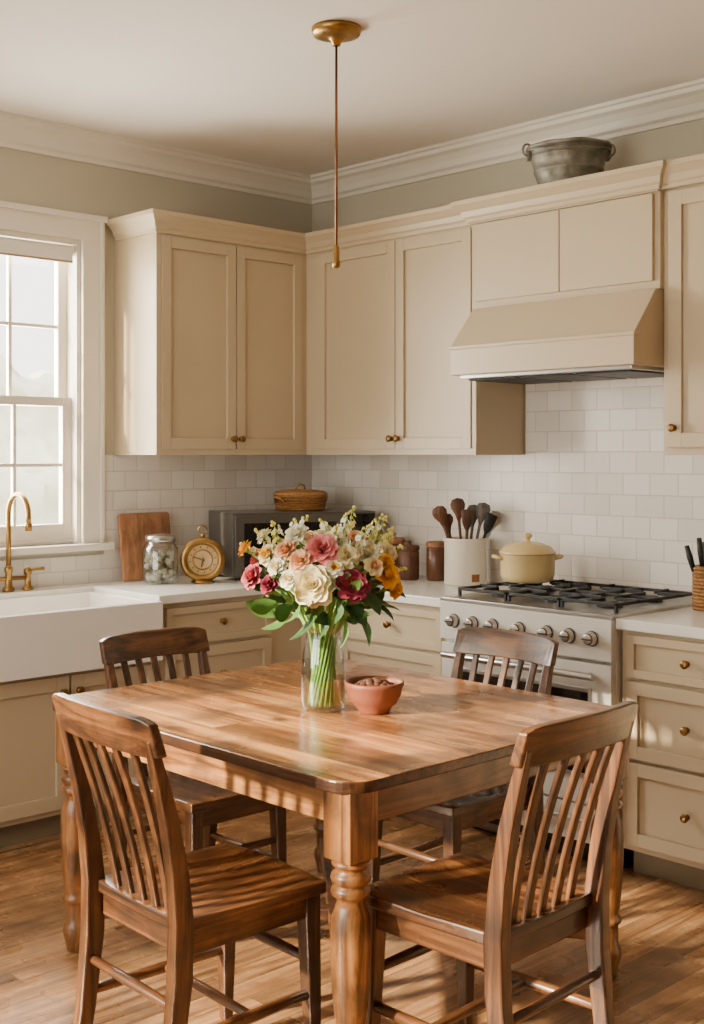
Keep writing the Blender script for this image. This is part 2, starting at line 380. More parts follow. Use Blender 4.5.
# base cabinets
b=B('base_cabinets',.0018)
TF=.62; TK=.55
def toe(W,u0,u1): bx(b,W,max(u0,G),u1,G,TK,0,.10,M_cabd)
def carc(W,u0,u1,z1=.88): bx(b,W,max(u0,G),u1,G,TF,.10,z1,M_cab)
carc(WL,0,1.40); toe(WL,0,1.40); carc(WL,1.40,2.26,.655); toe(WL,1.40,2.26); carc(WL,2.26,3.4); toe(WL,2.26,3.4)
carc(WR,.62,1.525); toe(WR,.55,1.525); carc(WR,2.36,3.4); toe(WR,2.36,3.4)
def slab(W,u0,u1,z0,z1,kn):
    shaker(b,W,u0,u1,z0,z1,TF,.03 if z1-z0<.2 else .045,kn)
slab(WL,.81,1.375,.70,.86,[(1.09,.785)]); slab(WL,.81,1.375,.42,.685,[(1.09,.56)]); slab(WL,.81,1.375,.125,.405,[(1.09,.27)])
shaker(b,WL,1.415,1.825,.125,.64,TF,.055,[(1.795,.58)]); shaker(b,WL,1.835,2.245,.125,.64,TF,.055,[(1.865,.58)])
slab(WL,2.28,2.83,.70,.86,[(2.55,.785)]); shaker(b,WL,2.28,2.83,.125,.685,TF,.055,[(2.80,.6)]); slab(WL,2.84,3.38,.70,.86,[(3.1,.785)]); shaker(b,WL,2.84,3.38,.125,.685,TF,.055,[(2.87,.6)])
slab(WR,.91,1.505,.70,.86,[(1.21,.785)]); slab(WR,.91,1.505,.42,.685,[(1.21,.56)]); slab(WR,.91,1.505,.125,.405,[(1.21,.27)])
for a in (2.39,2.90):
    c=a+.485
    for z0,z1 in ((.715,.865),(.43,.70),(.125,.415)): slab(WR,a,c,z0,z1,[((a+c)/2,(z0+z1)/2)])
b.done()
b=B('countertop',.004)
c0,c1,CV=.882,.92,.655
bx(b,WL,0.011,1.425,.011,CV,c0,c1,M_counter); bx(b,WR,CV,1.527,.011,CV,c0,c1,M_counter)
bx(b,WL,1.425,2.26,.011,.15,c0,c1,M_counter); bx(b,WL,2.26,3.42,.011,CV,c0,c1,M_counter); bx(b,WR,2.355,3.42,.011,CV,c0,c1,M_counter)
b.done()
# sink
b=B('farmhouse_sink',.008,seg=3)
s0,s1=1.43,2.255
bx(b,WL,s0,s1,.15,.18,.66,.90,M_porc); bx(b,WL,s0,s1,.645,.69,.66,.90,M_porc)
bx(b,WL,s0,s0+.035,.18,.645,.66,.90,M_porc); bx(b,WL,s1-.035,s1,.18,.645,.66,.90,M_porc); bx(b,WL,s0+.03,s1-.03,.175,.65,.66,.69,M_porc)
b.lathe([(.04,.69),(.04,.694),(.015,.692)],M_brass,20,T((-1.83,-.4,0)))
b.done()
# faucet
b=B('kitchen_faucet')
fx,fy=-1.80,-.085
for dx in (-.09,.09):
    b.lathe([(.024,.92),(.024,.93),(.014,.94),(.012,.985),(.017,.99),(.017,1.01),(.005,1.02)],M_brass,16,T((fx+dx,fy,0)))
    b.tube([(fx+dx,fy,1.003),(fx+dx*1.35,fy-.01,1.01),(fx+dx*1.75,fy-.02,1.012)],[.006,.006,.008],M_brass)
b.tube([(fx-.09,fy,.975),(fx+.09,fy,.975)],.009,M_brass)
b.lathe([(.026,.92),(.026,.932),(.016,.945),(.014,1.0),(.018,1.005),(.018,1.02),(.012,1.03)],M_brass,16,T((fx,fy,0)))
pts=[(fx,fy,1.02),(fx,fy,1.15),(fx,fy,1.25)]
for i in range(1,13):
    a=pi*i/12; pts.append((fx,fy-.085+.085*math.cos(a),1.25+.085*math.sin(a)))
pts+=[(fx,fy-.17,1.21)]
b.tube(pts,.011,M_brass,12); b.lathe([(.014,0),(.015,.03),(.012,.035)],M_brass,14,T((fx,fy-.17,1.185)))
b.done()

# ---------------------------------------------------------------- range
b=B('gas_range',.003)
r0,r1=1.531,2.351; rv=.64
bx(b,WR,r0,r1,.022,rv-.0,.09,.915,M_stove)
bx(b,WR,r0+.03,r1-.03,.06,rv-.06,0,.09,M_dark)
bx(b,WR,r0-.0,r1+.0,.022,rv+.035,.915,.93,M_steel)
bx(b,WR,r0,r1,rv,rv+.035,.765,.915,M_stove)
bx(b,WR,r0+.004,r1-.004,rv,rv+.03,.24,.75,M_stove)
bx(b,WR,r0+.004,r1-.004,rv,rv+.03,.10,.232,M_stove)
o0,o1,e0,e1=r0+.10,r1-.10,.35,.645
bx(b,WR,o0,o1,rv+.03,rv+.034,e0,e1,M_ovg)
for (a,c,e,f) in ((o0-.015,o0,e0-.015,e1+.015),(o1,o1+.015,e0-.015,e1+.015)): bx(b,WR,a,c,rv+.03,rv+.037,e,f,M_steel)
bx(b,WR,o0,o1,rv+.03,rv+.037,e0-.015,e0,M_steel); bx(b,WR,o0,o1,rv+.03,rv+.037,e1,e1+.015,M_steel)
b.tube([WR(r0+.05,rv+.075,.71),WR(r1-.05,rv+.075,.71)],.013,M_steel,12)
for u in (r0+.09,r1-.09): b.tube([WR(u,rv+.028,.71),WR(u,rv+.075,.71)],.009,M_steel,8)
b.tube([WR(r0+.05,rv+.065,.19),WR(r1-.05,rv+.065,.19)],.010,M_steel,12)
for u in (r0+.09,r1-.09): b.tube([WR(u,rv+.028,.19),WR(u,rv+.065,.19)],.007,M_steel,8)
for i,u in enumerate((.08,.18,.28,.41,.54,.64,.74)):
    q=Vector((0,0,1)).rotation_difference(Vector((-1,0,0))).to_matrix().to_4x4()
    M=T(WR(r0+u,rv+.035,.842))@q
    b.lathe([(.029,0),(.029,.006),(.024,.008),(.022,.03),(.018,.036),(.002,.037)],M_steel,18,M,mats=[M_steel,M_dark,M_steel,M_knob,M_steel])
    b.box((-.003,-.02,.036),(.003,.02,.042),M_dark,M)
gz=.965
for k in range(3):
    a=r0+.03+k*.255; c=a+.25
    for u in (a,c-.012): bx(b,WR,u,u+.012,.06,.60,gz-.012,gz,M_dark)
    for v in (.06,.325,.588): bx(b,WR,a,c,v,v+.012,gz-.012,gz,M_dark)
    for u in (a,c-.012):
        for v in (.06,.588): bx(b,WR,u,u+.012,v,v+.012,.93,gz,M_dark)
    for v in (.19,.46):
        uc=(a+c)/2
        bx(b,WR,uc-.006,uc+.006,v-.13,v-.035,gz-.01,gz+.004,M_dark); bx(b,WR,uc-.006,uc+.006,v+.035,v+.13,gz-.01,gz+.004,M_dark)
        bx(b,WR,a,uc-.035,v-.006,v+.006,gz-.01,gz+.004,M_dark); bx(b,WR,uc+.035,c,v-.006,v+.006,gz-.01,gz+.004,M_dark)
        b.lathe([(.05,.93),(.048,.938),(.035,.94),(.035,.948),(.03,.95),(.001,.951)],M_dark,20,T(WR(uc,v,0)))
b.done()

# ---------------------------------------------------------------- counter items
b=B('dutch_oven')
b.M=T((-.25,-1.64,.9695))
b.lathe([(.09,0),(.105,.006),(.113,.03),(.115,.115),(.119,.12),(.119,.126),(.115,.128),(.1,.145),(.06,.162),(.02,.168),(.012,.17),(.011,.18),(.02,.186),(.021,.195),(.012,.203),(.001,.204)],M_cream,32)
b.lathe([(.1155,.116),(.1198,.1185),(.1155,.121)],M_amber,32,cap=False)
for s in (-1,1):
    a=math.radians(-43)
    d=Vector((math.cos(a),math.sin(a),0))*s; t=Vector((-d.y,d.x,0))
    b.tube([d*.108+t*.035+Vector((0,0,.1)),d*.136+t*.028+Vector((0,0,.105)),d*.144+Vector((0,0,.105)),d*.136-t*.028+Vector((0,0,.105)),d*.108-t*.035+Vector((0,0,.1))],.008,M_cream,8)
b.done()
b=B('utensil_crock')
cx,cy=-.17,-1.225
b.M=T((cx,cy,.9205))
b.lathe([(.088,0),(.095,.006),(.095,.19),(.1,.2),(.1,.208),(.088,.208),(.086,.19),(.084,.02),(.001,.015)],M_crock,32)
for i in range(9):
    a0=math.radians(238+i*2.6); a1=math.radians(238+(i+1)*2.6); r=.0958
    b.face(b.verts([(r*math.cos(a0),r*math.sin(a0),.018),(r*math.cos(a1),r*math.sin(a1),.018),(r*math.cos(a1),r*math.sin(a1),.052),(r*math.cos(a0),r*math.sin(a0),.052)]),M_amber)
b.done()
def spoon(b,base,top,m,kind=0):
    base=Vector(base); top=Vector(top); d=(top-base)
    b.tube([base,base+d*.4,base+d*.75],[.006,.006,.007],m,8)
    q=Vector((0,0,1)).rotation_difference(d.normalized()).to_matrix().to_4x4()
    L=d.length*.27; w=.034 if kind==0 else .028
    M=T(base+d*.75)@q@RZ(math.radians(-45))@Matrix.Diagonal((1,.28,1,1))
    if kind==0: pr=[(.007,-.01),(.015,L*.2),(w*.9,L*.5),(w,L*.7),(w*.75,L*.92),(.002,L)]
    else: pr=[(.007,-.01),(w*.6,L*.1),(w*.8,L*.3),(w,L*.9),(w*.85,L),(.002,L*1.02)]
    b.lathe(pr,m,16,M)
b=B('cooking_utensils')
R3=Vector((.725,-.688,0))
def up(lat,z,fw=0): return Vector((cx,cy,0))+R3*lat+Vector((.688,.725,0))*fw+Vector((0,0,z))
for (a,c,z,f,m,k) in ((-.03,-.125,1.265,-.02,M_spoon,0),(-.04,-.09,1.23,.03,M_spoon,0),(-.01,-.035,1.30,.02,M_spoon,0),(0,.005,1.25,-.04,M_spoon,1),(.01,.045,1.27,.04,M_spoonl,0),(.02,.085,1.28,0,M_spoonl,0),(.03,.115,1.23,-.03,M_dark,1),(.03,.15,1.24,.02,M_steel,0)):
    spoon(b,up(a*.6,.945,f*.3),up(c,z,f),m,k)
b.done()
b=B('ceramic_canister')
b.lathe([(.05,0),(.055,.004),(.055,.15),(.05,.155),(.057,.158),(.057,.178),(.05,.184),(.014,.186),(.012,.195),(.016,.205),(.002,.21)],M_brown,24,T((-.14,-.74,.9205)),mats=[M_brown]*3+[M_dark]+[M_board]*6); b.done()
b=B('wooden_canister')
b.lathe([(.045,0),(.05,.004),(.05,.13),(.045,.135),(.052,.138),(.052,.155),(.046,.16),(.013,.161),(.012,.17),(.015,.178),(.002,.182)],M_spoon,24,T((-.20,-.90,.9205))); b.done()
b=B('wooden_canister')
b.lathe([(.04,0),(.045,.004),(.045,.15),(.04,.155),(.046,.158),(.046,.175),(.04,.18),(.002,.182)],M_dbrown,24,T((-.13,-1.01,.9205)),mats=[M_dbrown]*3+[M_board]*4); b.done()

b=B('rattan_utensil_holder')
bc=Vector((-.2,-2.46,.9205)); b.M=T(bc)
for i in range(12):
    z=i*.0135+.007
    b.lathe([(.058+.006*math.cos(t*pi/3),z+.0068*math.sin(t*pi/3)) for t in range(7)],M_rattan,24,cap=False)
b.lathe([(.054,0.001),(.054,.165),(.05,.165),(.05,.01),(.001,.008)],M_rattan,20)
b.done()
b=B('kitchen_knives')
for (dx,dy,h) in ((-.02,.01,.27),(.01,-.01,.3),(.015,.02,.25),(-.01,-.02,.29),(-.03,.03,.24)):
    p=bc+Vector((dx*.5,dy*.5,.014)); q=bc+Vector((dx*2,dy*2,h))
    b.tube([p,p+(q-p)*.6],[.004,.005],M_steel,8); b.tube([p+(q-p)*.58,p+(q-p)*.8,q],[.009,.012,.009],M_dark if dx<0 else M_spoon,8)
b.done()

# cutting board
b=B('cutting_board',.004)
b.M=T((-1.09,-.075,.9212))@RX(math.radians(-8.5))
def rrect(x0,x1,y0,y1,r,n=5):
    out=[]
    for (cx_,cy_,a0) in ((x1-r,y1-r,0),(x0+r,y1-r,90),(x0+r,y0+r,180),(x1-r,y0+r,270)):
        for i in range(n+1):
            a=math.radians(a0+90*i/n); out.append((cx_+r*math.cos(a),cy_+r*math.sin(a)))
    return out
old=b.M; b.M=b.M@RX(pi/2); b.prism(rrect(-.14,.14,0,.31,.012),0,.02,M_board); b.M=old
b.done()
# jar
b=B('glass_jar')
b.M=T((-1.14,-.25,.9205))
b.lathe([(.07,0),(.078,.006),(.08,.02),(.08,.15),(.07,.175),(.062,.182),(.062,.19)],M_jglass,32,cap=False)
b.lathe([(.001,.004),(.07,.004)],M_jglass,32,cap=False)
b.lathe([(.066,.19),(.068,.192),(.068,.214),(.062,.218),(.03,.222),(.001,.223)],M_steel,32)
b.lathe([(.0795,.155),(.083,.158),(.0795,.161)],M_jglass,32,cap=False)
for i in range(70):
    a=random.random()*2*pi; r=.060*math.sqrt(random.random()); z=.018+.12*random.random()
    b.sphere((r*math.cos(a),r*math.sin(a),z),.012+.005*random.random(),M_garlic,8)
b.done()
# brass scale/clock
b=B('brass_clock')
dc=Vector((-.62,-.785,0)).normalized()
q=Vector((0,0,1)).rotation_difference(dc).to_matrix().to_4x4()
C=Vector((-.985,-.36,1.025)); b.M=T(C)@q
b.lathe([(.07,-.03),(.096,-.022),(.1,-.005),(.102,.006),(.098,.014),(.078,.018),(.07,.010),(.068,.006),(.001,.006)],M_brass,40,mats=[M_brass]*7+[M_face])
b.lathe([(.040,.0062),(.042,.0085),(.045,.0085),(.047,.0062)],M_brass,36,cap=False)
for i in range(12):
    a=i*pi/6; b.box((.052,-.0015,.006),(.062,.0015,.008),M_dark,RZ(a))
b.box((-.002,-.01,.008),(.002,.045,.010),M_dark,RZ(.6)); b.box((-.002,-.01,.0105),(.002,.032,.0125),M_dark,RZ(2.3)); b.lathe([(.006,.006),(.006,.014),(.001,.015)],M_brass,12)
b.M=I4
b.lathe([(.05,.9205),(.05,.928),(.03,.935),(.022,.94)],M_brass,24,T((C.x,C.y,0)))
b.tube([C+Vector((0,0,.1)),C+Vector((0,0,.118))],.01,M_brass)
lt=Vector((-dc.y,dc.x,0))
b.tube([C+Vector((0,0,.134))+lt*.02*math.cos(t*pi/8)+Vector((0,0,.018*math.sin(t*pi/8))) for t in range(17)],.004,M_brass,8)
b.done()
# microwave
b=B('countertop_microwave',.006)
MWM=T((-.445,-.35,.9205))@RZ(math.radians(-20)); b.M=MWM
b.box((-.36,-.19,.015),(.36,.19,.31),M_mw)
b.box((-.35,-.205,.025),(.20,-.19,.30),M_mw); b.box((-.31,-.208,.06),(.15,-.2045,.265),M_mwd); b.box((.205,-.205,.025),(.35,-.19,.30),M_mwd)
b.tube([(.18,-.235,.05),(.18,-.235,.275)],.008,M_steel); 
for z in (.06,.265): b.tube([(.18,-.204,z),(.18,-.235,z)],.005,M_steel)
for r_ in range(4):
    for c_ in range(3): b.box((.23+c_*.034,-.208,.06+r_*.035),(.255+c_*.034,-.2045,.083+r_*.035),M_mw)
b.box((.23,-.208,.22),(.325,-.2045,.265),M_ovg)
for x in (-.32,.32):
    for y in (-.15,.15): b.lathe([(.014,0),(.014,.016)],M_dark,10,T((x,y,0)))
b.done()
b=B('lidded_basket')
b.M=T((-.37,-.33,1.2315))
for i in range(6): b.lathe([(.118+.008*math.cos(t*pi/3)+.002*i,.008+i*.0115+.006*math.sin(t*pi/3)) for t in range(7)],M_rattan,32,cap=False)
b.lathe([(.112,0.001),(.12,.068),(.13,.07),(.134,.08),(.12,.092),(.06,.10),(.001,.102)],M_rattan,32)
b.tube([(-.03,0,.10),(-.022,0,.12),(0,0,.126),(.022,0,.12),(.03,0,.10)],.005,M_rattan)
for s in (-1,1): b.tube([(s*.13,-.03,.045),(s*.15,-.02,.06),(s*.155,0,.065),(s*.15,.02,.06),(s*.13,.03,.045)],.005,M_rattan)
b.done()
# bucket
b=B('galvanized_bucket')
b.M=T((-.26,-1.86,2.577))
nb=40
prof=[(.112,.0),(.12,.002),(.122,.012),(.136,.07),(.140,.073),(.140,.081),(.137,.085),(.150,.13),(.154,.133),(.154,.139),(.152,.142),(.160,.165),(.170,.168),(.173,.175),(.170,.182),(.158,.177),(.115,.012),(.001,.01)]
rings=[]
for (r,z) in prof:
    z=z*.93
    rings.append([((r+.005*noise.noise(Vector((math.cos(2*pi*k/nb)*2,math.sin(2*pi*k/nb)*2,z*12)))*(r>.1))*math.cos(2*pi*k/nb),(r+.005*noise.noise(Vector((math.cos(2*pi*k/nb)*2,math.sin(2*pi*k/nb)*2,z*12)))*(r>.1))*math.sin(2*pi*k/nb),z+(.008*noise.noise(Vector((math.cos(2*pi*k/nb)*1.5,math.sin(2*pi*k/nb)*1.5,3))) if z>.14 else 0)) for k in range(nb)])
b.loft(rings,M_galv)
for s in (-1,1):
    p=R3*s*.160
    b.box((-.024,-.007,-.035),(.024,.007,.020),M_galv,T(p+Vector((0,0,.156)))@RZ(math.radians(46.5)))
    b.tube([p*1.06+Vector((0,0,.162))+R3*s*(.018*math.sin(t*pi/6))+Vector((0,0,.024*math.cos(t*pi/6))) for t in range(13)],.0045,M_galv,6)
b.tube([R3*.168*math.cos(pi+t*pi/12)+Vector((-.688,-.725,0))*(.176*math.sin(t*pi/12))+Vector((0,0,.160-.03*math.sin(t*pi/12))) for t in range(13)],.0045,M_galv,6)
b.done()
# pendant
b=B('pendant_rod')
b.M=T((-1.50,-1.81,0))
b.lathe([(.085,CZ-.001),(.085,CZ-.012),(.08,CZ-.024),(.055,CZ-.032),(.03,CZ-.035),(.018,CZ-.045),(.014,CZ-.06)],M_brass,36)
b.lathe([(.0045,CZ-.05),(.0045,2.2)],M_rod,10); b.lathe([(.009,2.21),(.011,2.2),(.011,2.16),(.013,2.158),(.013,2.14),(.008,2.135)],M_brass,14)
b.done()

# ---------------------------------------------------------------- table
tx0,tx1,ty0,ty1=-2.45,-1.28,-2.88,-1.52
b=B('dining_table',.004)
tc_=((tx0+tx1)/2,(ty0+ty1)/2)
b.loc=(tc_[0],tc_[1],0); hx,hy=(tx1-tx0)/2,(ty1-ty0)/2
poly=rrect(-hx,hx,-hy,hy,.085,8); b.prism(poly,.731,.76,M_pine,M_edge)
ins=.075; lw=.046
for sx in (-1,1):
    b.box((sx*(hx-ins)-.012,-hy+ins,.635),(sx*(hx-ins)+.012,hy-ins,.731),M_piney)
for sy in (-1,1):
    b.box((-hx+ins,sy*(hy-ins)-.012,.635),(hx-ins,sy*(hy-ins)+.012,.731),M_pinex)
for sx in (-1,1):
    for sy in (-1,1):
        x,y=sx*(hx-ins),sy*(hy-ins)
        b.box((x-lw,y-lw,.565),(x+lw,y+lw,.731),M_pinez)
        b.lathe([(.03,.57),(.044,.56),(.046,.552),(.036,.545),(.036,.54),(.045,.532),(.048,.522),(.045,.512),(.037,.506),(.045,.498),(.047,.49),(.045,.482),(.036,.476),(.032,.468),(.036,.455),(.045,.43),(.048,.39),(.048,.34),(.044,.26),(.037,.19),(.034,.175),(.042,.165),(.042,.155),(.034,.147),(.033,.14),(.033,.09),(.04,.08),(.042,.06),(.034,.03),(.028,0)],M_pinez,28,T((x,y,0)))
for s in (-1,1):
    pts=[]
    for i in range(13):
        t=-1+2*i/12; pts.append((t*(hx-ins)*.97,s*t*(hy-ins)*.97,.115+.03*math.cos(t*pi/2)+(.0 if s>0 else .001)))
    rings=[]
    d=Vector(((hx-ins),s*(hy-ins),0)).normalized(); nn=Vector((-d.y,d.x,0))
    for p in pts:
        p=Vector(p); rings.append([p-nn*.022-Vector((0,0,.016)),p+nn*.022-Vector((0,0,.016)),p+nn*.022+Vector((0,0,.016)),p-nn*.022+Vector((0,0,.016))])
    b.loft(rings,M_edge,False)
b.done()

# ---------------------------------------------------------------- chairs
def chair(x,y,rotz,scale=1.0):
    b=B('dining_chair',.005,loc=(x,y,0),rotz=rotz,scale=scale)
    def outline(s,t):
        wx=.198+.012*(t+1)/2
        X=s*wx; Y=t*.215
        X*=1-.018*(t*t)*abs(s)**2*1.5; Y*=1-.05*(s*s)*(1 if t>0 else .5)*abs(t)
        return X,Y
    n=14; top=[];bot=[]
    for i in range(n+1):
        for lst,zz in ((top,0),(bot,1)):
            row=[]
            for j in range(n+1):
                s=-1+2*j/n; t=-1+2*i/n; X,Y=outline(s,t)
                if zz==0: z=.462-.012*max(0,1-(s*s*.9+t*t*.9))**.8+.003*math.exp(-(s*6)**2)*(t>0)
                else: z=.432
                row.append((X,Y,z))
            lst.append(row)
    TV=[b.verts(r) for r in top]; BV=[b.verts(r) for r in bot]
    for i in range(n):
        for j in range(n):
            b.face([TV[i][j],TV[i][j+1],TV[i+1][j+1],TV[i+1][j]],M_wy,True)
            b.face([BV[i][j],BV[i+1][j],BV[i+1][j+1],BV[i][j+1]],M_wy)
    for j in range(n):
        b.face([TV[0][j],BV[0][j],BV[0][j+1],TV[0][j+1]],M_wx); b.face([TV[n][j],TV[n][j+1],BV[n][j+1],BV[n][j]],M_wx)
        b.face([TV[j][0],TV[j+1][0],BV[j+1][0],BV[j][0]],M_wy); b.face([TV[j][n],BV[j][n],BV[j+1][n],TV[j+1][n]],M_wy)
    b.box((-.165,.165,.375),(.165,.187,.434),M_wx); b.box((-.17,-.2,.375),(.17,-.178,.434),M_wx)
    for s in (-1,1):
        b.box((s*.174-.011,-.19,.375),(s*.174+.011,.18,.434),M_wy)
        b.vsweep([(s*.172,.172,.434),(s*.172,.172,.37),(s*.176,.176,.2),(s*.182,.18,0)],[(.044,.044),(.044,.044),(.038,.038),(.028,.028)],M_wz)
        P=[(s*.188,-.262,0),(s*.19,-.235,.15),(s*.192,-.215,.33),(s*.193,-.212,.46),(s*.194,-.224,.58),(s*.195,-.246,.70),(s*.196,-.272,.80),(s*.196,-.295,.88)]
        b.vsweep(P,[(.03,.036),(.034,.042),(.038,.05),(.038,.05),(.036,.044),(.034,.038),(.03,.03),(.028,.024)],M_wz)
        b.tube([(s*.178,.177,.19),(s*.185,-.01,.19),(s*.19,-.225,.19)],[.012,.015,.012],M_wy,10)
    b.tube([(-.184,-.01,.19),(0,-.01,.19),(.184,-.01,.19)],[.010,.013,.010],M_wx,10)
    b.tube([(-.175,.175,.27),(0,.175,.27),(.175,.175,.27)],[.011,.014,.011],M_wx,10)
    b.tube([(-.19,-.222,.27),(0,-.222,.27),(.19,-.222,.27)],[.010,.013,.010],M_wx,10)
    rings=[]; K=20; HW=.220
    cy_=lambda X:-.288-.030*(1-(X/HW)**2)
    for i in range(K+1):
        t=-1+2*i/K; X=t*HW
        yc=cy_(X); e_=max(0,abs(t)-.86)/.14
        zt=.928+.006*(1-t*t)-.010*e_; zb=.836+.006*(1-t*t)+.006*e_
        th=.014; lean=.024
        rings.append([(X,yc+th+lean/2,zb),(X,yc-th+lean/2,zb),(X,yc-th*.9-lean/2,zt),(X,yc+th*.9-lean/2,zt)])
    b.loft(rings,M_wx,False)
    for i in range(5):
        f=(i-2)/2; xb=f*.112; xt=f*.130; y0_=-.188; y1_=cy_(xt)+.010
        P=[]
        for k in range(9):
            q=k/8; P.append((xb+(xt-xb)*q,y0_+(y1_-y0_)*(.62*q+.38*q*q),.452+(.85-.452)*q))
        b.vsweep(P,[(.025,.014)]*9,M_wz)
    return b.done()
chair(-2.515,-2.45,-pi/2-math.radians(2))
chair(-2.10,-2.95,math.radians(2))
chair(-1.94,-1.66,pi,.965)
chair(-1.40,-2.23,pi/2,.97)

# ---------------------------------------------------------------- vase & bouquet
VX,VY,VZ=-1.935,-2.225,.7603
b=B('glass_vase')
b.M=T((VX,VY,VZ))
b.lathe([(.001,.001),(.055,.001),(.062,.006),(.066,.03),(.066,.11),(.062,.16),(.052,.2),(.05,.225),(.056,.243),(.058,.246)],M_vglass,36,cap=False)
b.lathe([(.048,.225),(.05,.2),(.059,.16),(.063,.11),(.063,.03),(.058,.012),(.001,.010)],M_vglass,36,cap=False)
b.lathe([(.001,.013),(.056,.014),(.061,.03),(.061,.11),(.059,.14),(.001,.14)],M_water,32,cap=False)
b.done()
b=B('flower_bouquet')
F3=Vector((.688,.725,0)); U3=Vector((0,0,1)); O=Vector((VX,VY,VZ))
def bp(px,py,fw):
    return O+R3*((px-321)*.00292)+U3*((708-py)*.00292)+F3*fw
def rose(c,ax,R,m,full=1.0,m2=None):
    ax=Vector(ax).normalized(); base=c-ax*R*.55
    layers=[(3,.02,.2,.9,.36),(4,.12,.35,.98,.46),(5,.22,.6,1.05,.54),(6,.4,.9,1.12,.6),(7,.65,1.3,1.18,.66),(8,.95,1.75,1.2,.68)]
    off=random.random()*6
    for k,(n,t0,t1,L,W) in enumerate(layers):
        for i in range(n):
            a=off+k*.9+2*pi*i/n+random.uniform(-.15,.15)
            b.petal(base,ax,a,t0,t1*random.uniform(.92,1.08),R*L*random.uniform(.93,1.05),R*W*.85,.35,(m2 or m) if k<3 else m)
    b.lathe([(R*.12,-R*.75),(R*.3,-R*.55),(R*.3,-R*.4)],P_stem,10,T(c)@Vector((0,0,1)).rotation_difference(ax).to_matrix().to_4x4(),cap=False)
def small(c,ax,R,m,cm=P_bud):
    for i in range(5): b.petal(c,ax,i*2*pi/5+random.random()*.3,.5,1.5,R,R*.5,.3,m,3,2)
    b.sphere(c+Vector(ax).normalized()*R*.12,R*.22,cm,6)
def leaf(c,ax,ang,L,W,m,t0=.6,t1=1.6): b.petal(c,ax,ang,t0,t1,L,W,.25,m,7,4,pt=1)
flo=[(312,578,-.16,18,P_cream,P_cream),(321,543,-.12,14,P_pink,P_pink),(352,578,-.15,14,P_burg,P_mag),(386,570,-.07,13,P_yel,P_yel),(268,580,-.1,9,P_burg,P_burg),(284,546,-.08,10,P_peach,P_peach),
(249,573,-.05,11,P_mag,P_mag),(265,552,-.04,10,P_cream,P_yel),(294,530,-.05,10,P_white,P_white),(345,550,-.12,11,P_cream,P_cream),(241,547,0,8,P_yel,P_yel),(366,548,-.07,11,P_white,P_cream),(299,555,-.13,10,P_peach,P_peach),
(333,562,-.14,8,P_white,P_yel),(388,550,-.02,8,P_cream,P_cream),(393,585,-.03,10,P_yel,P_yel),(289,573,-.13,9,P_white,P_cream),(260,534,.02,8,P_white,P_cream),(355,535,-.02,8,P_peach,P_cream),
(372,562,-.1,9,P_cream,P_peach),(276,562,-.1,9,P_white,P_cream),(385,558,-.06,7,P_yel,P_yel),(334,534,-.06,8,P_white,P_cream),(308,535,-.06,8,P_cream,P_peach),
(300,560,.13,15,P_cream,P_cream),(340,555,.14,15,P_pink,P_pink),(270,560,.1,13,P_white,P_white),(370,565,.1,13,P_burg,P_burg),(320,535,.06,11,P_cream,P_cream),(350,580,.16,13,P_yel,P_yel),(290,585,.15,13,P_peach,P_peach),(320,580,.19,14,P_white,P_white),(385,560,.06,10,P_cream,P_cream),(252,560,.06,9,P_mag,P_mag)]
for (px,py,fw,r,m,m2) in flo:
    c=bp(px,py,fw); ax=(c-(O+U3*.27)); ax.z*=.8; ax=ax.normalized()
    if fw<0: ax=(ax+(-F3)*.45).normalized()
    rose(c,ax,r*.00292*1.1,m,1,m2)
    d=Vector((c.x-VX,c.y-VY,0)); k=.03/max(d.length,.03)
    b.tube([c-ax*.02,c-ax*.05+(O+U3*.3-c)*.3,O+d*min(k,1)*.9+U3*.225,O+d*min(.4*k,1)*.2+U3*.12,O-d*k*.95+U3*.02],.0034,P_stem,6)
for (px,py,px2,py2,fw,cm) in ((338,545,345,514,-.04,P_white),(362,545,376,518,-.03,P_cream),(345,540,350,508,.03,P_bud),(300,545,290,520,0,P_white),(270,550,252,530,.0,P_cream),(290,545,303,518,.06,P_white),(380,560,400,546,0,P_white),(330,540,320,520,-.02,P_white),(380,550,390,530,.05,P_bud),(262,560,238,546,.05,P_yel),(375,575,402,568,-.02,P_cream),(355,545,365,524,-.08,P_white),(280,545,272,522,-.03,P_bud),(335,548,334,524,-.08,P_cream),(372,545,382,515,-.02,P_bud)):
    a=bp(px,py,fw); c=bp(px2,py2,fw*1.3)
    b.tube([a,(a+c)/2,c],[.002,.002,.001],P_stem,5)
    for i in range(15):
        q=i/14; p=a+(c-a)*q; an=random.random()*2*pi; d=Vector((math.cos(an),math.sin(an),.5)); rr=.015*(1-q*.5)
        pp=p+d*rr*.9
        if q>.85 or i%5==4: b.sphere(pp,.005,P_bud,6)
        else: small(pp,d-F3*.3,rr,cm if i%4 else P_white)
for i in range(120):
    an=random.random()*2*pi; h=random.uniform(.26,.44); rr=random.uniform(.05,.15)
    c=O+Vector((math.cos(an)*rr,math.sin(an)*rr,h)); ax=Vector((math.cos(an)*.9,math.sin(an)*.9,random.uniform(.2,.8)))
    leaf(c,ax,random.random()*6.28,random.uniform(.06,.10),random.uniform(.014,.024),random.choice((P_leaf,P_leafd,P_leaf)),.1,random.uniform(.4,1.1))
